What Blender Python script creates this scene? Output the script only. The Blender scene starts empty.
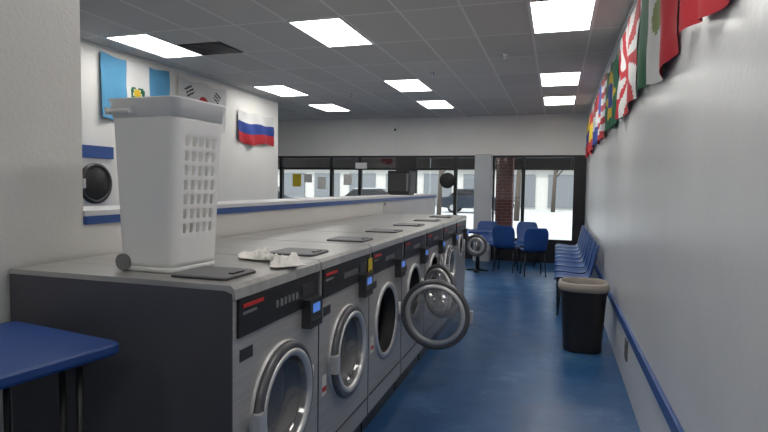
import bpy, bmesh, math, random
from mathutils import Vector, Matrix, noise
random.seed(4)
sc = bpy.context.scene
try:
    sc.view_settings.view_transform = 'Standard'
    sc.view_settings.look = 'None'
except Exception as e:
    print(e)

# ------------------------------------------------------------------ materials
def mat(name, col, rough=0.5, metal=0.0, var=0.0, vscale=4.0, bump=0.0, bscale=40.0, emit=0.0, col2=None, stretch=None, spec=None):
    m = bpy.data.materials.new(name); m.use_nodes = True
    nt = m.node_tree; b = nt.nodes['Principled BSDF']
    c = (col[0], col[1], col[2], 1)
    b.inputs['Base Color'].default_value = c
    b.inputs['Roughness'].default_value = rough
    b.inputs['Metallic'].default_value = metal
    if spec is not None: b.inputs['Specular IOR Level'].default_value = spec
    geo = nt.nodes.new('ShaderNodeNewGeometry')
    vec = geo.outputs['Position']
    if stretch:
        mp = nt.nodes.new('ShaderNodeMapping'); mp.inputs['Scale'].default_value = stretch
        nt.links.new(vec, mp.inputs['Vector']); vec = mp.outputs['Vector']
    if var > 0 or col2:
        n = nt.nodes.new('ShaderNodeTexNoise'); n.inputs['Scale'].default_value = vscale
        n.inputs['Detail'].default_value = 5
        nt.links.new(vec, n.inputs['Vector'])
        r = nt.nodes.new('ShaderNodeValToRGB')
        r.color_ramp.elements[0].position = 0.35; r.color_ramp.elements[1].position = 0.68
        k = 1 - var
        r.color_ramp.elements[0].color = (c[0]*k, c[1]*k, c[2]*k, 1)
        r.color_ramp.elements[1].color = (col2[0], col2[1], col2[2], 1) if col2 else c
        nt.links.new(n.outputs['Fac'], r.inputs['Fac'])
        nt.links.new(r.outputs['Color'], b.inputs['Base Color'])
    if bump > 0:
        n2 = nt.nodes.new('ShaderNodeTexNoise'); n2.inputs['Scale'].default_value = bscale
        nt.links.new(vec, n2.inputs['Vector'])
        bp = nt.nodes.new('ShaderNodeBump'); bp.inputs['Strength'].default_value = bump
        bp.inputs['Distance'].default_value = 0.01
        nt.links.new(n2.outputs['Fac'], bp.inputs['Height'])
        nt.links.new(bp.outputs['Normal'], b.inputs['Normal'])
    if emit > 0:
        b.inputs['Emission Color'].default_value = c
        b.inputs['Emission Strength'].default_value = emit
    return m

def glass_mat(name, tint, refl=0.1, rough=0.02, haze=0.0):
    m = bpy.data.materials.new(name); m.use_nodes = True
    nt = m.node_tree; nt.nodes.clear()
    o = nt.nodes.new('ShaderNodeOutputMaterial')
    t = nt.nodes.new('ShaderNodeBsdfTransparent'); t.inputs['Color'].default_value = (*tint, 1)
    g = nt.nodes.new('ShaderNodeBsdfGlossy'); g.inputs['Roughness'].default_value = rough
    mx = nt.nodes.new('ShaderNodeMixShader')
    mx.inputs['Fac'].default_value = refl
    nt.links.new(t.outputs[0], mx.inputs[1]); nt.links.new(g.outputs[0], mx.inputs[2])
    out = mx.outputs[0]
    if haze:
        d = nt.nodes.new('ShaderNodeBsdfDiffuse'); d.inputs['Color'].default_value = (0.5, 0.5, 0.52, 1)
        m2 = nt.nodes.new('ShaderNodeMixShader'); m2.inputs['Fac'].default_value = haze
        nt.links.new(out, m2.inputs[1]); nt.links.new(d.outputs[0], m2.inputs[2]); out = m2.outputs[0]
    nt.links.new(out, o.inputs['Surface'])
    return m

M_wall = mat('wall_paint', (0.77, 0.76, 0.73), 0.55, var=0.06, vscale=1.5, bump=0.15, bscale=60)
M_wallR = mat('wall_paint_gloss', (0.77, 0.775, 0.78), 0.30, var=0.08, vscale=1.2, bump=0.12, bscale=25)
M_blue = mat('blue_trim_paint', (0.03, 0.09, 0.32), 0.35, var=0.1)
M_black = mat('black_plastic', (0.012, 0.012, 0.013), 0.35)
M_frame = mat('window_frame_dark', (0.012, 0.012, 0.014), 0.4)
M_steel = mat('stainless_front', (0.54, 0.53, 0.515), 0.38, 0.45, var=0.16, vscale=3, stretch=(1, 1, 30))
M_top = mat('stainless_top', (0.55, 0.54, 0.52), 0.30, 0.6, var=0.18, vscale=3, stretch=(1, 12, 1))
M_side = mat('washer_side_paint', (0.10, 0.10, 0.115), 0.38, 0.3, var=0.15, vscale=2)
M_chrome = mat('chrome', (0.6, 0.6, 0.62), 0.18, 1.0)
M_ring = mat('door_ring_steel', (0.70, 0.70, 0.70), 0.38, 0.55)
M_rim = mat('door_outer_ring', (0.16, 0.16, 0.17), 0.35, 0.5)
M_dark = mat('dark_grey_metal', (0.06, 0.06, 0.065), 0.35, 0.5)
M_rubber = mat('rubber_gasket', (0.01, 0.01, 0.01), 0.6)
M_drum = mat('drum_steel', (0.25, 0.25, 0.26), 0.35, 0.9)
M_red = mat('red_label', (0.55, 0.02, 0.02), 0.4)
M_white = mat('white_plastic', (0.72, 0.72, 0.73), 0.4)
M_lcd = mat('lcd_blue', (0.12, 0.3, 0.9), 0.3, emit=0.3)
M_yellow = mat('yellow_sticker', (0.7, 0.55, 0.04), 0.5)
M_hamper = mat('hamper_plastic', (0.84, 0.84, 0.83), 0.42)
M_greyp = mat('grey_plastic', (0.18, 0.18, 0.19), 0.5)
M_table = mat('blue_laminate', (0.015, 0.06, 0.25), 0.45, var=0.1)
M_chair = mat('blue_chair_plastic', (0.02, 0.075, 0.26), 0.35)
M_can = mat('bin_brown', (0.03, 0.024, 0.023), 0.45, var=0.2)
M_beige = mat('bin_lid_beige', (0.34, 0.30, 0.26), 0.5)
M_cloth = mat('white_cloth', (0.8, 0.78, 0.74), 0.9)
M_asph = mat('asphalt_pale', (0.56, 0.56, 0.55), 0.9, var=0.2, vscale=0.5)
M_bld = mat('far_building', (0.60, 0.58, 0.54), 0.9, var=0.1)
M_bldwin = mat('far_window', (0.18, 0.19, 0.20), 0.3)
M_soffit = mat('canopy_brown', (0.03, 0.022, 0.02), 0.8)
M_car1 = mat('car_paint_silver', (0.35, 0.36, 0.38), 0.25, 0.5)
M_car2 = mat('car_paint_dark', (0.03, 0.04, 0.06), 0.2, 0.4)
M_bark = mat('bark', (0.09, 0.07, 0.055), 0.9, var=0.3, vscale=10)
M_glass = glass_mat('window_glass', (0.94, 0.96, 0.96), 0.06)
M_dglass = glass_mat('door_glass_smoked', (0.70, 0.71, 0.72), 0.18, 0.10, 0.18)
M_paper = mat('paper', (0.75, 0.74, 0.7), 0.8)
M_pillar = mat('pillar_grey', (0.42, 0.44, 0.46), 0.6, var=0.05)

def emis(name, col, s):
    m = bpy.data.materials.new(name); m.use_nodes = True
    b = m.node_tree.nodes['Principled BSDF']
    b.inputs['Base Color'].default_value = (0.8, 0.8, 0.8, 1)
    b.inputs['Emission Color'].default_value = (*col, 1)
    b.inputs['Emission Strength'].default_value = s
    return m
M_light = emis('light_diffuser', (1.0, 0.98, 0.93), 10.0)

def floor_mat():
    m = bpy.data.materials.new('painted_concrete_blue'); m.use_nodes = True
    nt = m.node_tree; b = nt.nodes['Principled BSDF']
    geo = nt.nodes.new('ShaderNodeNewGeometry')
    n = nt.nodes.new('ShaderNodeTexNoise'); n.inputs['Scale'].default_value = 1.5; n.inputs['Detail'].default_value = 12
    n.inputs['Roughness'].default_value = 0.76
    n.inputs['Distortion'].default_value = 0.4
    nt.links.new(geo.outputs['Position'], n.inputs['Vector'])
    r = nt.nodes.new('ShaderNodeValToRGB')
    e = r.color_ramp.elements
    e[0].position = 0.30; e[0].color = (0.016, 0.065, 0.18, 1)
    e[1].position = 0.74; e[1].color = (0.16, 0.29, 0.43, 1)
    x = e.new(0.55); x.color = (0.028, 0.11, 0.27, 1)
    nt.links.new(n.outputs['Fac'], r.inputs['Fac'])
    nt.links.new(r.outputs['Color'], b.inputs['Base Color'])
    n2 = nt.nodes.new('ShaderNodeTexNoise'); n2.inputs['Scale'].default_value = 5; n2.inputs['Detail'].default_value = 6
    nt.links.new(geo.outputs['Position'], n2.inputs['Vector'])
    mr = nt.nodes.new('ShaderNodeMapRange')
    mr.inputs['To Min'].default_value = 0.20; mr.inputs['To Max'].default_value = 0.48
    nt.links.new(n2.outputs['Fac'], mr.inputs['Value'])
    nt.links.new(mr.outputs[0], b.inputs['Roughness'])
    bp = nt.nodes.new('ShaderNodeBump'); bp.inputs['Strength'].default_value = 0.2; bp.inputs['Distance'].default_value = 0.01
    nt.links.new(n2.outputs['Fac'], bp.inputs['Height'])
    nt.links.new(bp.outputs['Normal'], b.inputs['Normal'])
    return m
M_floor = floor_mat()

TX, TY = 0.5375, 0.97
def brick_mat(name, c1, c2, cm, bw, rh, mortar, off, loc=(0, 0, 0), rough=0.8, swap=None):
    m = bpy.data.materials.new(name); m.use_nodes = True
    nt = m.node_tree; b = nt.nodes['Principled BSDF']; b.inputs['Roughness'].default_value = rough
    geo = nt.nodes.new('ShaderNodeNewGeometry')
    mp = nt.nodes.new('ShaderNodeMapping'); mp.inputs['Location'].default_value = loc
    if swap: mp.inputs['Rotation'].default_value = swap
    nt.links.new(geo.outputs['Position'], mp.inputs['Vector'])
    br = nt.nodes.new('ShaderNodeTexBrick')
    br.offset = off; br.inputs['Scale'].default_value = 1
    br.inputs['Brick Width'].default_value = bw; br.inputs['Row Height'].default_value = rh
    br.inputs['Mortar Size'].default_value = mortar; br.inputs['Mortar Smooth'].default_value = 0.1
    br.inputs['Color1'].default_value = (*c1, 1); br.inputs['Color2'].default_value = (*c2, 1); br.inputs['Mortar'].default_value = (*cm, 1)
    nt.links.new(mp.outputs[0], br.inputs['Vector'])
    nt.links.new(br.outputs['Color'], b.inputs['Base Color'])
    return m
M_ceil = brick_mat('ceiling_tiles', (0.56, 0.54, 0.51), (0.48, 0.465, 0.44), (0.68, 0.66, 0.63), TX, TY, 0.012, 0.0,
                   loc=(TX/2 + TX*20, -(5.12 - TY/2) + TY*20, 0))
M_brick = brick_mat('red_brick', (0.23, 0.06, 0.045), (0.17, 0.045, 0.035), (0.25, 0.2, 0.18), 0.22, 0.075, 0.008, 0.5, swap=(math.pi/2, 0, 0))

# ------------------------------------------------------------------ mesh builder
class MB:
    def __init__(s):
        s.bm = bmesh.new(); s.mats = []
    def mi(s, m):
        if m not in s.mats: s.mats.append(m)
        return s.mats.index(m)
    def face(s, vs, m, smooth=False):
        try:
            f = s.bm.faces.new(vs)
        except ValueError:
            return None
        f.material_index = s.mi(m); f.smooth = smooth
        return f
    def box(s, x0, x1, y0, y1, z0, z1, m, M=None):
        co = [(x0,y0,z0),(x1,y0,z0),(x1,y1,z0),(x0,y1,z0),(x0,y0,z1),(x1,y0,z1),(x1,y1,z1),(x0,y1,z1)]
        v = [s.bm.verts.new((M @ Vector(c)) if M else c) for c in co]
        for q in [(0,3,2,1),(4,5,6,7),(0,1,5,4),(1,2,6,5),(2,3,7,6),(3,0,4,7)]:
            s.face([v[i] for i in q], m)
    def prism(s, prof, y0, y1, m, M=None, axis='Y'):
        def P(a, b, t):
            c = Vector((a, t, b)) if axis == 'Y' else Vector((t, a, b))
            return (M @ c) if M else c
        A = [s.bm.verts.new(P(a, b, y0)) for a, b in prof]
        B = [s.bm.verts.new(P(a, b, y1)) for a, b in prof]
        n = len(prof)
        s.face(A, m); s.face(B[::-1], m)
        for i in range(n):
            s.face([A[i], B[i], B[(i+1) % n], A[(i+1) % n]], m)
    def cyl(s, p0, p1, r, m, n=14, r2=None, M=None):
        p0 = Vector(p0); p1 = Vector(p1); d = (p1-p0)
        q = d.to_track_quat('Z', 'Y').to_matrix()
        r2 = r if r2 is None else r2
        A, B = [], []
        for i in range(n):
            a = 2*math.pi*i/n
            o = Vector((math.cos(a), math.sin(a), 0))
            a1 = p0 + q @ (o*r); b1 = p1 + q @ (o*r2)
            if M: a1 = M @ a1; b1 = M @ b1
            A.append(s.bm.verts.new(a1)); B.append(s.bm.verts.new(b1))
        s.face(A[::-1], m); s.face(B, m)
        for i in range(n):
            s.face([A[i], A[(i+1) % n], B[(i+1) % n], B[i]], m, True)
    def lathe(s, prof, m, n=40, M=None, close=False):
        M = M or Matrix()
        rings = []
        for r, h in prof:
            if r < 1e-6:
                rings.append([s.bm.verts.new(M @ Vector((0, 0, h)))])
            else:
                rings.append([s.bm.verts.new(M @ Vector((r*math.cos(2*math.pi*i/n), r*math.sin(2*math.pi*i/n), h))) for i in range(n)])
        if close: rings.append(rings[0])
        for A, B in zip(rings, rings[1:]):
            for i in range(n):
                j = (i+1) % n
                if len(A) == 1: s.face([A[0], B[j], B[i]], m, True)
                elif len(B) == 1: s.face([A[i], A[j], B[0]], m, True)
                else: s.face([A[i], A[j], B[j], B[i]], m, True)
    def loft(s, rings, m, capb=True, capt=True, skip=None, smooth=True, mats=None):
        R = [[s.bm.verts.new(p) for p in ring] for ring in rings]
        n = len(R[0])
        for k in range(len(R)-1):
            for i in range(n):
                if skip and skip(k, i): continue
                j = (i+1) % n
                s.face([R[k][i], R[k][j], R[k+1][j], R[k+1][i]], mats[k % len(mats)] if mats else m, smooth)
        if capb: s.face(R[0][::-1], m)
        if capt: s.face(R[-1], mats[-1] if mats else m)
    def hole_panel(s, x, y0, y1, z0, z1, cy, cz, r, m, n=48):
        ang = [2*math.pi*i/n for i in range(n)]
        for yy in (y0, y1):
            for zz in (z0, z1):
                ang.append(math.atan2(zz-cz, yy-cy) % (2*math.pi))
        ang = sorted(set(round(a, 5) for a in ang))
        I, O = [], []
        for a in ang:
            c, q = math.cos(a), math.sin(a)
            t = 1e9
            if c > 1e-6: t = min(t, (y1-cy)/c)
            if c < -1e-6: t = min(t, (y0-cy)/c)
            if q > 1e-6: t = min(t, (z1-cz)/q)
            if q < -1e-6: t = min(t, (z0-cz)/q)
            I.append(s.bm.verts.new((x, cy+r*c, cz+r*q)))
            O.append(s.bm.verts.new((x, cy+t*c, cz+t*q)))
        k = len(ang)
        for i in range(k):
            j = (i+1) % k
            s.face([I[i], O[i], O[j], I[j]], m)
    def obj(s, name, loc=(0, 0, 0), rz=0, bevel=0, solid=0, sub=0, parent=None, recenter=False):
        if recenter:
            vs = s.bm.verts
            mn = Vector((min(v.co.x for v in vs), min(v.co.y for v in vs), min(v.co.z for v in vs)))
            mx = Vector((max(v.co.x for v in vs), max(v.co.y for v in vs), max(v.co.z for v in vs)))
            c = Vector(((mn.x+mx.x)/2, (mn.y+mx.y)/2, mn.z))
            for v in vs: v.co -= c
            loc = Vector(loc) + c
        bmesh.ops.recalc_face_normals(s.bm, faces=s.bm.faces[:])
        me = bpy.data.meshes.new(name); s.bm.to_mesh(me); s.bm.free()
        for m in s.mats: me.materials.append(m)
        o = bpy.data.objects.new(name, me); sc.collection.objects.link(o)
        o.location = loc; o.rotation_euler = (0, 0, rz)
        if solid:
            d = o.modifiers.new('sol', 'SOLIDIFY'); d.thickness = solid; d.offset = 0
        if sub:
            d = o.modifiers.new('sub', 'SUBSURF'); d.levels = sub; d.render_levels = sub
        if bevel:
            d = o.modifiers.new('bev', 'BEVEL'); d.width = bevel; d.segments = 2; d.limit_method = 'ANGLE'; d.angle_limit = math.radians(50)
        if parent: o.parent = parent
        return o

def empty(name, loc, rz=0):
    e = bpy.data.objects.new(name, None); sc.collection.objects.link(e)
    e.location = loc; e.rotation_euler = (0, 0, rz); e.empty_display_size = 0.1
    return e

def rrect(hx, hy, z, c, k=4, ns=1, nsy=1):
    pts = []
    def seg(a, b, n):
        for i in range(1, n): pts.append(Vector(a).lerp(Vector(b), i/n))
    cs = [(hx-c, -hy+c, -90), (hx-c, hy-c, 0), (-hx+c, hy-c, 90), (-hx+c, -hy+c, 180)]
    arcs = []
    for cx, cy, a0 in cs:
        arcs.append([Vector((cx+c*math.cos(math.radians(a0+90*i/k)), cy+c*math.sin(math.radians(a0+90*i/k)), z)) for i in range(k+1)])
    for q in range(4):
        pts.extend(arcs[q])
        nn = nsy if q in (0, 2) else ns
        seg(arcs[q][-1], arcs[(q+1) % 4][0], nn)
    return pts

def wallbox(name, x0, x1, y0, y1, z0, z1, m, bevel=0):
    b = MB(); b.box(x0, x1, y0, y1, z0, z1, m)
    return b.obj(name, recenter=True, bevel=bevel)

H = 1.55
CZ = H + 1.5
XR = 0.56
XL = -4.85
YB = 11.8
PX = -2.14
# ------------------------------------------------------------------ shell
wallbox('floor', -7.2, XR+0.2, -3.2, YB+0.1, -0.1, 0, M_floor)
wallbox('ceiling', -7.2, XR+0.2, -3.2, YB+0.2, CZ, CZ+0.15, M_ceil)
wallbox('wall_right', XR, XR+0.2, -3.2, YB+0.2, 0, CZ, M_wallR)
wallbox('wall_left', XL-0.2, XL, 2.26, 9.0, 0, CZ, M_wall)
wallbox('wall_recess', -7.2, XL-0.2, 8.8, 9.0, 0, CZ, M_wall)
wallbox('wall_far_left', -7.2, -7.0, 9.0, YB, 0, CZ, M_wall)
wallbox('wall_back', -2.5, XR, -3.2, -3.0, 0, CZ, M_wall)
wallbox('wall_stub', -2.5, PX, -3.0, 2.06, 0, CZ, M_wall)
wallbox('wall_partition', XL, -2.5, 1.9, 2.06, 0, CZ, M_wall)
wallbox('wall_half_height', -2.5, PX, 2.06, 10.0, 0, 1.385, M_wall)
b = MB(); b.box(-2.52, PX+0.012, 2.06, 10.02, 1.385, 1.41, M_white); b.obj('trim_1', recenter=True)
b = MB(); b.box(PX, PX+0.02, 2.06, 10.02, 1.345, 1.384, M_blue); b.box(-2.5, PX+0.02, 10.0, 10.02, 1.345, 1.384, M_blue); b.obj('trim_2', recenter=True)
# header over storefront
wallbox('wall_front', -7.2, XR, YB, YB+0.2, 2.22, CZ, M_wall)
# chair rail on right wall
b = MB(); b.box(XR-0.022, XR, -3.0, YB, 0.43, 0.505, M_blue); b.obj('trim_3', recenter=True, bevel=0.004)
# ceiling angle trims
b = MB(); b.box(XR-0.02, XR, -3, YB, CZ-0.025, CZ, M_white); b.obj('trim_4', recenter=True)
b = MB(); b.box(XL, XL+0.02, 2.06, 9, CZ-0.025, CZ, M_white); b.obj('trim_5', recenter=True)
b = MB(); b.box(-7, XR-0.02, YB-0.02, YB, CZ-0.025, CZ, M_white); b.obj('trim_6', recenter=True)

# ------------------------------------------------------------------ storefront windows
wallbox('wall_sill', -7.2, XR, YB+0.02, YB+0.18, 0, 0.42, M_frame)
def window(idx, x0, x1, z0=0.42, z1=2.22, transom=None):
    b = MB(); t = 0.035
    y0, y1 = YB+0.04, YB+0.14
    b.box(x0, x0+t, y0, y1, z0, z1, M_frame); b.box(x1-t, x1, y0, y1, z0, z1, M_frame)
    b.box(x0+t, x1-t, y0, y1, z1-0.05, z1, M_frame); b.box(x0+t, x1-t, y0, y1, z0, z0+0.06, M_frame)
    if transom: b.box(x0+t, x1-t, y0, y1, transom, transom+0.05, M_frame)
    b.box(x0+t, x1-t, YB+0.085, YB+0.095, z0+0.06, z1-0.05, M_glass)
    return b.obj('window_%d' % idx, recenter=True)
xs = [-7.0, -6.3, -5.0, -4.3, -3.4]
for i in range(4): window(i+1, xs[i], xs[i+1], transom=1.9)
window(5, -3.0, -2.1, z0=0.42, transom=1.9)
window(6, -2.1, -1.62)
window(7, -1.30, -0.67)
window(8, -0.67, 0.36)
wallbox('trim_7', 0.36, XR, YB+0.02, YB+0.18, 0.42, 2.22, M_frame)
wallbox('trim_8', -3.4, -3.0, YB+0.04, YB+0.14, 0.42, 2.22, M_frame)
wallbox('pillar', -1.64, -1.30, YB-0.3, YB, 0, 2.22, M_pillar, 0.01)
# round sign on the glass
b = MB(); b.lathe([(0, 0), (0.17, 0), (0.17, 0.02), (0.14, 0.025), (0, 0.025)], M_black, 32, Matrix.Rotation(math.pi/2, 4, 'X'))
b.obj('round_window_sign', loc=(-2.27, YB+0.035, H+0.13))
b = MB(); b.box(-4.38, -4.12, YB-0.02, YB+0.035, 1.93, 2.06, M_white); b.obj('window_number_sign', recenter=True)
for i,(x, z, w, h, mm) in enumerate([(-6.0, 1.5, .22, .3, M_yellow), (-5.7, 1.6, .2, .2, M_paper), (-5.35, 1.45, .2, .28, M_paper), (-4.7, 1.55, .2, .25, M_paper)]):
    b = MB(); b.box(x, x+w, YB+0.06, YB+0.08, z, z+h, mm); b.obj('window_poster', recenter=True)

# ------------------------------------------------------------------ ceiling lights and grille
for cx in (0.0, -2.15, -4.25):
    for cy in (-0.7, 2.21, 5.12, 8.03, 9.97):
        if cx < -2.2 and cy < 2.3: continue
        hx, hy = TX/2-0.004, TY/2-0.004
        b = MB()
        f = 0.02
        b.box(cx-hx, cx-hx+f, cy-hy, cy+hy, CZ-0.012, CZ, M_white); b.box(cx+hx-f, cx+hx, cy-hy, cy+hy, CZ-0.012, CZ, M_white)
        b.box(cx-hx+f, cx+hx-f, cy-hy, cy-hy+f, CZ-0.012, CZ, M_white); b.box(cx-hx+f, cx+hx-f, cy+hy-f, cy+hy, CZ-0.012, CZ, M_white)
        b.box(cx-hx+f, cx+hx-f, cy-hy+f, cy+hy-f, CZ-0.008, CZ, M_light)
        b.obj('ceiling_light', recenter=True)
b = MB(); gx = -4.25+TX; g0, g1 = 5.12, 5.12+TY/2
b.box(gx-TX/2+.01, gx+TX/2-.01, g0, g1-.01, CZ-0.006, CZ, M_black)
for i in range(9):
    y = g0+.015+i*0.051
    b.box(gx-TX/2+.02, gx+TX/2-.02, y, y+0.02, CZ-0.016, CZ-0.006, M_dark)
b.obj('air_return_grille', recenter=True)
for (x, y) in [(-0.6, 6.4), (-1.6, 7.2), (-3.3, 8.6)]:
    b = MB(); b.lathe([(0, -0.05), (0.02, -0.05), (0.015, -0.01), (0.04, -0.008), (0.04, 0)], M_chrome, 16)
    b.obj('ceiling_sprinkler', loc=(x, y, CZ-0.001))
# security camera on header
b = MB(); b.box(-0.03, 0.03, -0.08, 0, 0, 0.06, M_white); b.cyl((0, -0.06, -0.02), (0, -0.2, -0.05), 0.035, M_white)
b.cyl((0, -0.2, -0.05), (0, -0.21, -0.052), 0.025, M_black)
b.box(-0.012, 0.012, -0.015, 0, -0.60, 0, M_white)
b.obj('security_camera', loc=(-3.40, YB, 2.82))

# ------------------------------------------------------------------ washing machines
W = 0.745
def washer(y0, R=0.25, dz=0.64, ang=0.0):
    b = MB()
    D = 1.04
    ZT = 1.17
    b.box(-D+0.03, -0.04, 0.01, W-0.01, 0, 0.12, M_black)            # plinth
    prof_side = [(-D, 0.12), (-D, ZT), (-0.03, ZT), (0, ZT-0.01), (0.0, 0.12)]
    for ya, yb in ((0.0, 0.006), (W-0.006, W)):
        b.prism(prof_side, ya, yb, M_side)
    b.box(-D, -D+0.01, 0.006, W-0.006, 0.12, ZT, M_side)
    b.box(-D, 0.0, 0.006, W-0.006, 0.12, 0.13, M_side)
    # top slab with lip
    b.prism([(-D-0.003, ZT), (-D-0.003, ZT+0.02), (-0.006, ZT+0.02), (0.010, ZT+0.006), (0.012, ZT-0.03), (0.0, ZT-0.03), (-0.03, ZT)], 0.003, W-0.003, M_top)
    # front
    b.hole_panel(0, 0.006, W-0.006, 0.13, ZT-0.2, W/2, dz, R-0.03, M_steel)
    b.prism([(-0.01, ZT-0.2), (0.0, ZT-0.2), (0.002, ZT-0.03), (-0.02, ZT-0.03)], 0.006, W-0.006, M_steel)
    # black control panel
    b.prism([(0.001, ZT-0.175), (0.010, ZT-0.175), (0.012, ZT-0.035), (0.002, ZT-0.035)], 0.03, W-0.03, M_black)
    b.box(0.009, 0.0145, 0.055, 0.20, ZT-0.070, ZT-0.056, M_red)
    b.box(0.009, 0.0135, 0.055, 0.15, ZT-0.095, ZT-0.085, M_greyp)
    for k in range(6):
        yy = 0.30+k*0.035
        b.box(0.009, 0.0145, yy, yy+0.02, ZT-0.12, ZT-0.09, M_greyp)
    b.box(0.009, 0.0140, 0.54, 0.66, ZT-0.12, ZT-0.07, M_dark)
    # card reader
    b.box(0.0, 0.045, 0.56, 0.69, 0.90, 1.03, M_dark)
    b.box(0.045, 0.047, 0.585, 0.66, 0.97, 1.01, M_lcd)
    b.box(0.045, 0.048, 0.575, 0.68, 0.925, 0.935, M_black)
    # labels
    b.box(0.0, 0.0025, 0.04, 0.09, 0.50, 0.60, M_paper); b.box(0.0, 0.003, 0.042, 0.088, 0.52, 0.545, M_red)
    b.box(0.0, 0.002, 0.05, 0.14, 0.90, 0.945, M_dark)
    # kick panel seam
    b.box(0.0, 0.004, 0.02, W-0.02, 0.24, 0.246, M_dark)
    # drum
    ax = Matrix.Translation((0, W/2, dz)) @ Matrix.Rotation(math.pi/2, 4, 'Y')
    b.lathe([(R-0.03, 0.0), (R-0.035, -0.03), (R-0.06, -0.05), (R-0.055, -0.09)], M_rubber, 48, ax)
    b.lathe([(R-0.055, -0.09), (R-0.01, -0.10), (R-0.01, -0.5), (0, -0.5)], M_drum, 48, ax)
    b.lathe([(R+0.005, 0.0), (R+0.005, 0.010), (R-0.025, 0.012), (R-0.03, 0.0)], M_ring, 48, ax)
    # door about hinge
    hy = W/2+R+0.015
    hinge = Matrix.Translation((0.018, hy, dz)) @ Matrix.Rotation(ang, 4, 'Z')
    dm = hinge @ Matrix.Translation((0, -(R+0.015), 0)) @ Matrix.Rotation(math.pi/2, 4, 'Y')
    b.lathe([(R, -0.006), (R+0.002, 0.008), (R-0.006, 0.018), (R-0.030, 0.022), (R-0.032, -0.010)], M_rim, 56, dm, close=True)
    b.lathe([(R-0.032, -0.013), (R-0.030, 0.024), (R-0.042, 0.028), (R-0.060, 0.020), (R-0.060, -0.020), (R-0.046, -0.022)], M_ring, 56, dm, close=True)
    b.lathe([(R-0.060, 0.010), (R-0.066, -0.008), (R-0.080, -0.042), (R*0.4, -0.060), (0, -0.065)], M_dglass, 48, dm)
    b.box(0.0, 0.035, -2*R-0.03, -2*R+0.015, -0.045, 0.045, M_ring, hinge)
    b.cyl((-0.005, 0, -0.07), (-0.005, 0, 0.07), 0.012, M_ring, 12, M=hinge)
    b.box(-0.018, 0.0, hy-0.02, hy+0.03, dz-0.08, dz+0.08, M_ring)
    # soap dispenser lid on top
    zt = ZT+0.02
    rings = [[Vector((p.x-0.20, p.y+0.19, zt+h)) for p in rrect(hx, hyy, 0, 0.02)] for hx, hyy, h in [(0.125, 0.115, 0), (0.125, 0.115, 0.008), (0.118, 0.108, 0.013)]]
    b.loft(rings, M_greyp, mats=[M_dark, M_greyp], smooth=False)
    b.box(-0.11, -0.09, 0.15, 0.23, zt+0.013, zt+0.018, M_dark)
    b.obj('washing_machine', loc=(-1.08, y0, 0), bevel=0.0)
angs = [0, 0, math.radians(88), math.radians(48), math.radians(10), 0, math.radians(85)]
for i in range(7):
    y0 = 1.67+0.75*i
    if i == 6: washer(y0, R=0.135, dz=0.84, ang=angs[i])
    else: washer(y0, ang=angs[i], R=0.25 if i < 3 else 0.22, dz=0.64 if i < 3 else 0.70)

b = MB(); b.box(0, 0.003, 0, 0.07, 0, 0.12, M_yellow); b.box(0.003, 0.004, 0.015, 0.055, 0.03, 0.05, M_black)
b.obj('yellow_notice', loc=(-1.064, 3.10, 0.99))
b = MB(); b.box(0, 0.008, 0, 0.10, 0, 0.16, M_paper); b.box(0.008, 0.010, 0.02, 0.08, 0.09, 0.13, M_greyp)
b.obj('wall_notice', loc=(PX+0.0, 6.8, 1.2), bevel=0.001)

# ------------------------------------------------------------------ laundry hamper
def hamper():
    b = MB(); hgt = 0.69
    nz = 31; ns, nsy = 5, 11; k = 3
    rings = []
    for i in range(nz+1):
        t = i/nz
        z = 0.02 + t*(hgt-0.02-0.07)
        hx = 0.132+(0.165-0.132)*t; hy = 0.142+(0.15-0.142)*t
        rings.append(rrect(hx, hy, z, 0.035, k, ns, nsy))
    def skip(kk, i):
        if kk < 6 or kk > nz-5: return False
        if (kk % 3) == 0: return False
        a = k
        if a <= i < a+nsy: return (i-a) % 2 == 1
        a2 = a + nsy + k + ns + k
        if a2 <= i < a2+nsy: return (i-a2) % 2 == 1
        return False
    b.loft(rings, M_hamper, capb=True, capt=False, skip=skip)
    o = b.obj('basket_body', solid=0.004)
    b2 = MB()
    sec = [(0.165, 0.150, hgt-0.075), (0.170, 0.155, hgt-0.075), (0.176, 0.161, hgt-0.012), (0.181, 0.166, hgt-0.006), (0.181, 0.166, hgt), (0.172, 0.157, hgt), (0.168, 0.153, hgt-0.02), (0.165, 0.150, hgt-0.075)]
    b2.loft([rrect(hx, hy, z, 0.04, 5, 1, 1) for hx, hy, z in sec], M_hamper, capb=False, capt=False)
    # moulded pull handle on left front
    b2.cyl((-0.16, -0.170, hgt-0.05), (-0.04, -0.170, hgt-0.05), 0.009, M_hamper)
    b2.box(-0.168, -0.152, -0.174, -0.145, hgt-0.062, hgt-0.035, M_hamper)
    b2.box(-0.048, -0.032, -0.174, -0.145, hgt-0.062, hgt-0.035, M_hamper)
    r = b2.obj('rim')
    b3 = MB()
    b3.loft([rrect(0.134, 0.144, z, 0.035, 4) for z in (0.0, 0.02)], M_hamper)
    w = b3.obj('base')
    b4 = MB()
    b4.cyl((-0.105, -0.158, 0.034), (-0.105, -0.138, 0.034), 0.034, M_greyp, 24)
    b4.cyl((-0.105, -0.160, 0.034), (-0.105, -0.158, 0.034), 0.018, M_greyp, 16)
    w2 = b4.obj('caster')
    e = empty('laundry_hamper', (-1.56, 1.95, 1.192), math.radians(-3))
    for q in (o, r, w, w2): q.parent = e
hamper()

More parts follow.
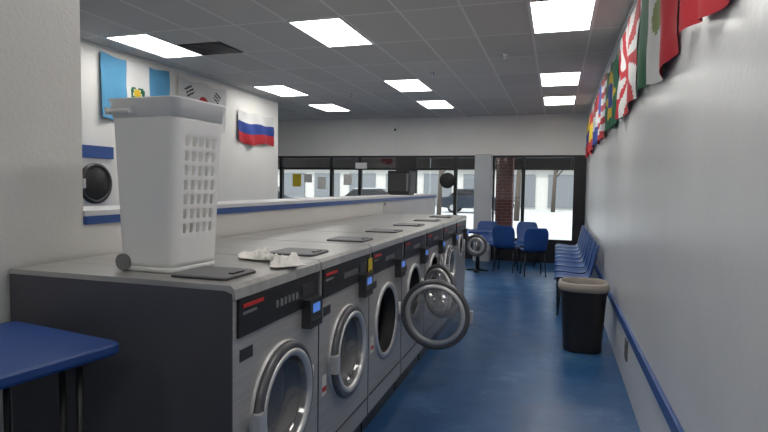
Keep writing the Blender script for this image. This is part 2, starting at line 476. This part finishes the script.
# crumpled cloth
b = MB()
N = 40
g = []
for i in range(N+1):
    row = []
    for j in range(17):
        u = i/N; v = j/16
        x = (v-0.5)*0.15*(0.65+0.4*math.sin(u*9+1)); y = (u-0.5)*0.50
        edge = min(1, 2.5*math.sin(math.pi*u))*math.sin(math.pi*v)
        z = 0.004+0.10*edge*abs(noise.noise(Vector((u*12, v*4, 3))))
        row.append(b.bm.verts.new((x+0.04*noise.noise(Vector((u*6, v*3, 7))), y, z)))
    g.append(row)
for i in range(N):
    for j in range(16):
        b.face([g[i][j], g[i+1][j], g[i+1][j+1], g[i][j+1]], M_cloth, True)
b.obj('crumpled_cloth', loc=(-1.27, 2.26, 1.196), rz=math.radians(55), solid=0.003)

# box on the half wall
b = MB()
b.box(-0.17, 0.17, -0.2, 0.2, 0.02, 0.37, M_black); b.box(-0.15, 0.15, -0.18, 0.18, 0, 0.02, M_rubber)
b.box(-0.15, 0.12, -0.205, -0.2, 0.06, 0.33, M_dark); b.box(0.125, 0.16, -0.207, -0.2, 0.06, 0.33, M_greyp)
b.box(0.17, 0.175, -0.17, 0.17, 0.05, 0.34, M_dark)
b.obj('black_equipment_box', loc=(-2.31, 8.3, 1.41), bevel=0.012)

# ------------------------------------------------------------------ small folding table (foreground left)
b = MB()
tz = 1.0
rings = [[Vector((p.x, p.y, z)) for p in rrect(hx, hy, 0, 0.03, 6)] for hx, hy, z in [(0.292, 0.282, tz-0.045), (0.305, 0.295, tz-0.04), (0.31, 0.30, tz-0.03), (0.31, 0.30, tz-0.008), (0.304, 0.294, tz)]]
b.loft(rings, M_table, smooth=False)
for yy in (-0.2, 0.2):
    for xx in (0.22, 0.13, -0.2):
        b.cyl((xx, yy, 0.02), (xx, yy, tz-0.05), 0.012, M_black)
    b.box(-0.25, 0.26, yy-0.02, yy+0.02, 0.0, 0.025, M_black)
    b.box(-0.22, 0.24, yy-0.015, yy+0.015, tz-0.07, tz-0.045, M_black)
b.obj('folding_table', loc=(-1.765, 1.27, 0), rz=math.radians(-9))

# ------------------------------------------------------------------ trash can
b = MB()
secs = [(0.165, 0.0), (0.175, 0.02), (0.205, 0.54), (0.215, 0.56), (0.218, 0.60)]
b.loft([rrect(a, a, z, a*0.72, 10) for a, z in secs], M_can, capt=False)
lid = [(0.222, 0.585), (0.232, 0.60), (0.234, 0.625), (0.222, 0.655), (0.205, 0.665), (0.195, 0.65), (0.19, 0.56)]
b.loft([rrect(a, a, z, a*0.72, 10) for a, z in lid], M_beige, capb=False, capt=False)
b.loft([rrect(0.192, 0.192, z, 0.192*0.72, 10) for z in (0.555, 0.56)], M_can)
b.obj('trash_can', loc=(0.275, 5.58, 0))

# ------------------------------------------------------------------ chairs
def chair_mesh():
    b = MB()
    prof = [(0.235, 0.405), (0.225, 0.435), (0.19, 0.452), (0.10, 0.445), (0.0, 0.435), (-0.09, 0.430), (-0.155, 0.445), (-0.195, 0.50), (-0.215, 0.58), (-0.235, 0.68), (-0.255, 0.78), (-0.27, 0.84), (-0.275, 0.86)]
    wid = [0.19, 0.215, 0.225, 0.23, 0.23, 0.225, 0.21, 0.19, 0.20, 0.215, 0.21, 0.18, 0.15]
    nu = 8; rows = []
    for i, ((y, z), w) in enumerate(zip(prof, wid)):
        r = []
        for j in range(nu+1):
            t = -1+2*j/nu
            cup = 0.03*abs(t)**2.5
            isb = i >= 7
            r.append(b.bm.verts.new((t*w, y+(cup if isb else 0), z+(0 if isb else cup))))
        rows.append(r)
    for i in range(len(rows)-1):
        for j in range(nu):
            b.face([rows[i][j], rows[i+1][j], rows[i+1][j+1], rows[i][j+1]], M_chair, True)
    o = b.obj('shell', solid=0.012, sub=1)
    b = MB()
    for sx in (-0.16, 0.16):
        b.cyl((sx, 0.15, 0.425), (sx*1.15, 0.19, 0.0), 0.011, M_black)
        b.cyl((sx, -0.12, 0.42), (sx*1.15, -0.20, 0.0), 0.011, M_black)
        b.cyl((sx, 0.15, 0.42), (sx, -0.12, 0.415), 0.010, M_black)
    b.cyl((-0.16, 0.0, 0.41), (0.16, 0.0, 0.41), 0.012, M_black)
    f = b.obj('frame')
    return o, f
s0, f0 = chair_mesh()
first = True
def chair(loc, rz):
    global first
    e = empty('waiting_chair', loc, rz)
    if first:
        a, c = s0, f0; first = False
    else:
        a, c = s0.copy(), f0.copy()
        sc.collection.objects.link(a); sc.collection.objects.link(c)
    a.parent = e; c.parent = e
for i in range(8):
    chair((0.24, 7.15+0.53*i, 0), math.pi/2)
# table group near the window
chair((-0.36, 10.0, 0), math.radians(14))
chair((-0.86, 10.35, 0), math.radians(-10))
chair((-0.55, 11.2, 0), math.radians(178))
chair((-1.3, 11.0, 0), math.radians(182))
b = MB()
b.loft([[Vector((p.x, p.y, z)) for p in rrect(0.22, 0.30, 0, 0.05, 5)] for z in (0.71, 0.745)], M_table, smooth=False)
b.cyl((0, 0, 0.03), (0, 0, 0.71), 0.035, M_black); b.box(-0.2, 0.2, -0.03, 0.03, 0, 0.03, M_black); b.box(-0.03, 0.03, -0.26, 0.26, 0, 0.03, M_black)
b.obj('cafe_table', loc=(-1.36, 10.2, 0))

# outlet cover on the lower right wall
b = MB(); b.box(-0.012, 0, -0.06, 0.06, -0.08, 0.08, M_greyp); b.box(-0.016, -0.012, -0.02, 0.02, -0.04, -0.005, M_black); b.box(-0.016, -0.012, -0.02, 0.02, 0.005, 0.04, M_black)
b.obj('wall_outlet', loc=(XR, 4.6, 0.30), bevel=0.002)

# ------------------------------------------------------------------ stacked dryer on the left wall
b = MB()
X0 = XL+0.006
b.box(X0, XL+0.15, 3.7, 4.92, 0.0, 1.80, M_white)
b.box(X0, XL+0.17, 3.7, 4.93, 1.80, 1.93, M_blue)
b.box(X0, XL+0.165, 3.7, 4.93, 1.17, 1.25, M_blue)
for zc in (1.53, 0.65):
    for yc in (4.05, 4.68):
        Mx = Matrix.Translation((XL+0.15, yc, zc)) @ Matrix.Rotation(math.pi/2, 4, 'Y')
        b.lathe([(0.215, 0), (0.215, 0.03), (0.185, 0.04), (0.175, 0.025)], M_dark, 40, Mx)
        b.lathe([(0.175, 0.025), (0.1, 0.05), (0, 0.055)], M_black, 40, Mx)
        b.box(XL+0.19, XL+0.21, yc-0.2, yc-0.17, zc-0.05, zc+0.05, M_chrome)
b.obj('tumble_dryer', recenter=True)

# ------------------------------------------------------------------ flags
def fm(n, c): return mat('flag_'+n, c, 0.8)
F = dict(w=fm('white', (0.60, 0.60, 0.60)), r=fm('red', (0.40, 0.015, 0.025)), b=fm('blue', (0.02, 0.05, 0.26)), g=fm('green', (0.01, 0.11, 0.05)),
         y=fm('yellow', (0.6, 0.42, 0.02)), l=fm('light_blue', (0.08, 0.27, 0.46)), k=fm('black', (0.015, 0.015, 0.015)), o=fm('olive', (0.2, 0.25, 0.08)))
def flag(y0, y1, z0, z1, fn, side, sag=0.03):
    b = MB(); nu, nv = 60, 36
    ph = random.random()*6
    g = []
    for i in range(nu+1):
        r = []
        for j in range(nv+1):
            u = i/nu; v = j/nv
            off = 0.038+0.020*math.sin(u*17+ph+v*2)*(1.15-v)+0.01*noise.noise(Vector((u*6, v*4, ph)))
            top = z1 - sag*math.sin(math.pi*u*2)**2
            z = z0+(top-z0)*v + (1-v)*0.03*math.sin(u*7+ph)
            y = (y1+(y0-y1)*u) if side > 0 else (y0+(y1-y0)*u)
            r.append(b.bm.verts.new((-off if side > 0 else off, y, z)))
        g.append(r)
    for i in range(nu):
        for j in range(nv):
            b.face([g[i][j], g[i+1][j], g[i+1][j+1], g[i][j+1]], F[fn((i+.5)/nu, (j+.5)/nv)], True)
    c = Vector((0, (y0+y1)/2, z0))
    for v in b.bm.verts: v.co -= c
    o = b.obj('wall_flag', loc=(XR if side > 0 else XL, c.y, c.z))
    return o
def hs(*c): return lambda u, v: c[min(len(c)-1, int((1-v)*len(c)))]
def guat(u, v):
    if 0.34 < u < 0.66:
        d = math.hypot((u-.5)*1.6, v-.5)
        if 0.10 < d < 0.17 and v < 0.6: return 'g'
        if d < 0.09: return 'y' if v > .48 else 'o'
        return 'w'
    return 'l'
def korea(u, v):
    x = (u-.5)*1.6; y = v-.5; d = math.hypot(x, y)
    if d < 0.22: return 'r' if y > 0.08*math.sin(x*14) else 'b'
    for sx in (-1, 1):
        for sy in (-1, 1):
            X = x-sx*0.46; Y = y-sy*0.29
            a = (X*sx*0.55+Y*sy*0.83); t = (X*0.83*sx-Y*0.55*sy)
            if abs(t) < 0.12 and abs(a) < 0.09 and int((a+0.09)/0.036) % 2 == 0: return 'k'
    return 'w'
def brazil(u, v):
    x = abs(u-.5)*2; y = abs(v-.5)*2
    if math.hypot((u-.5)*1.5, v-.5) < 0.2: return 'b'
    if x/0.85+y/0.8 < 1: return 'y'
    return 'g'
def mexico(u, v):
    if math.hypot((u-.5)*1.7, v-.5) < 0.13: return 'o'
    return 'g' if u < .34 else ('w' if u < .67 else 'r')
def rays(u, v):
    a = math.atan2(v-.5, (u-.5)*1.5); d = math.hypot(v-.5, (u-.5)*1.5)
    if d < 0.16: return 'r'
    return 'r' if math.sin(a*8+d*5) > 0.1 else 'w'
def stripes(u, v):
    if u < .4 and v > .5: return 'b'
    return 'r' if int(v*9) % 2 == 0 else 'w'
def spain(u, v): return 'y' if .27 < v < .73 else 'r'
flag(4.9, 6.02, H+0.68, H+1.43, guat, -1)
flag(6.2, 7.3, H+0.74, H+1.41, korea, -1)
flag(7.64, 8.76, H+0.66, H+1.17, hs('w', 'b', 'r'), -1)
zb, zt = H+0.67, H+1.38
flag(1.8, 2.80, zb, zt, hs('w', 'b', 'r'), 1)
flag(3.02, 4.18, zb-0.03, zt+0.03, mexico, 1)
flag(4.25, 5.65, zb-0.03, zt, rays, 1)
flag(5.8, 6.95, zb-0.03, zt-0.05, brazil, 1)
flag(7.05, 8.1, zb-0.04, zt, stripes, 1)
flag(8.2, 9.2, zb-0.02, zt-0.04, hs('r', 'w', 'b'), 1)
flag(9.3, 10.3, zb-.07, zt-0.1, spain, 1)
flag(10.4, 11.4, zb-.07, zt-0.12, hs('y', 'b', 'r'), 1)

# ------------------------------------------------------------------ outside
wallbox('ground_outside', -60, 60, YB+0.2, 70, -0.15, -0.05, M_asph)
wallbox('sidewalk', -20, 20, YB+0.2, YB+3.0, -0.05, -0.002, M_pillar)
wallbox('canopy', -20, 12, YB+0.25, YB+3.3, 2.45, 2.75, M_soffit)
b = MB(); b.box(-20, 12, YB+3.3, YB+3.45, 2.02, 3.0, M_soffit); b.obj('canopy_fascia', recenter=True)
wallbox('brick_column', -1.36, -0.98, YB+1.3, YB+1.7, 0, 2.45, M_brick)
b = MB()
b.box(-45, 30, 42, 50, -0.05, 5.5, M_bld); b.box(-45, 30, 41.6, 42, 2.9, 3.5, M_soffit)
for i in range(24):
    x = -44+i*3.1
    b.box(x, x+2.2, 41.9, 42.0, 0.1, 2.5, M_bldwin)
b.obj('shop_building', recenter=True)
def car(loc, rz, paint):
    b = MB()
    body = [(-2.2, 0.35), (-2.25, 0.7), (-2.1, 0.95), (-1.3, 1.02), (1.0, 1.0), (2.05, 0.85), (2.25, 0.6), (2.2, 0.35), (1.75, 0.3), (-1.75, 0.3)]
    b.prism(body, -0.88, 0.88, paint)
    b.prism([(-1.75, 0.98), (-1.2, 1.42), (0.1, 1.46), (1.0, 0.98)], -0.74, 0.74, M_black)
    b.prism([(-1.25, 1.42), (-1.1, 1.47), (0.0, 1.5), (0.15, 1.45)], -0.74, 0.74, paint)
    for x in (-1.4, 1.4):
        for y in (-0.9, 0.72):
            b.cyl((x, y, 0.32), (x, y+0.18, 0.32), 0.32, M_rubber, 20)
            b.cyl((x, y-0.01, 0.32), (x, y+0.19, 0.32), 0.18, M_chrome, 16)
    b.box(2.2, 2.26, -0.8, -0.5, 0.6, 0.72, M_white); b.box(2.2, 2.26, 0.5, 0.8, 0.6, 0.72, M_white)
    b.obj('parked_car', loc=(loc[0], loc[1], -0.05), rz=rz, bevel=0.04)
car((-7.6, 24, 0), 0.1, M_car1)
car((-13.5, 25, 0), 0.0, M_car2)
car((-4.6, 34, 0), 0.0, M_car2)
for x, y in [(-1.8, 27), (-6.2, 30), (-0.2, 38)]:
    b = MB(); b.cyl((0, 0, -0.1), (0.1, 0, 3.2), 0.14, M_bark, 12, 0.1)
    for k in range(6):
        a = k*1.05
        b.cyl((0.1, 0, 2.2+0.15*k), (0.1+1.2*math.cos(a), 1.2*math.sin(a), 3.6+0.2*k), 0.05, M_bark, 8, 0.02)
    b.obj('street_tree', loc=(x, y, 0))

# ------------------------------------------------------------------ world and sun
w = bpy.data.worlds.new('World'); sc.world = w; w.use_nodes = True
bg = w.node_tree.nodes['Background']; bg.inputs['Color'].default_value = (0.84, 0.92, 1.0, 1); bg.inputs['Strength'].default_value = 2.4
sd = bpy.data.lights.new('sun', 'SUN'); sd.energy = 3.2; sd.angle = 0.02; sd.color = (1, 0.96, 0.9)
so = bpy.data.objects.new('sun', sd); sc.collection.objects.link(so)
so.rotation_euler = (math.radians(35), 0, math.radians(-20))

# ------------------------------------------------------------------ camera
f = 550.0
yaw = math.atan(172/f); p = math.atan(30.4/f); r = 0.014
fw = Vector((-math.sin(yaw)*math.cos(p), math.cos(yaw)*math.cos(p), -math.sin(p)))
rt = Vector((math.cos(yaw), math.sin(yaw), 0)); up = rt.cross(fw)
rt2 = math.cos(r)*rt+math.sin(r)*up; up2 = math.cos(r)*up-math.sin(r)*rt
cd = bpy.data.cameras.new('camera'); cam = bpy.data.objects.new('camera', cd); sc.collection.objects.link(cam)
Mx = Matrix(((rt2.x, up2.x, -fw.x, 0), (rt2.y, up2.y, -fw.y, 0), (rt2.z, up2.z, -fw.z, H), (0, 0, 0, 1)))
cam.matrix_world = Mx
cd.sensor_width = 36; cd.lens = f/768*36; cd.clip_start = 0.05; cd.clip_end = 300
sc.camera = cam
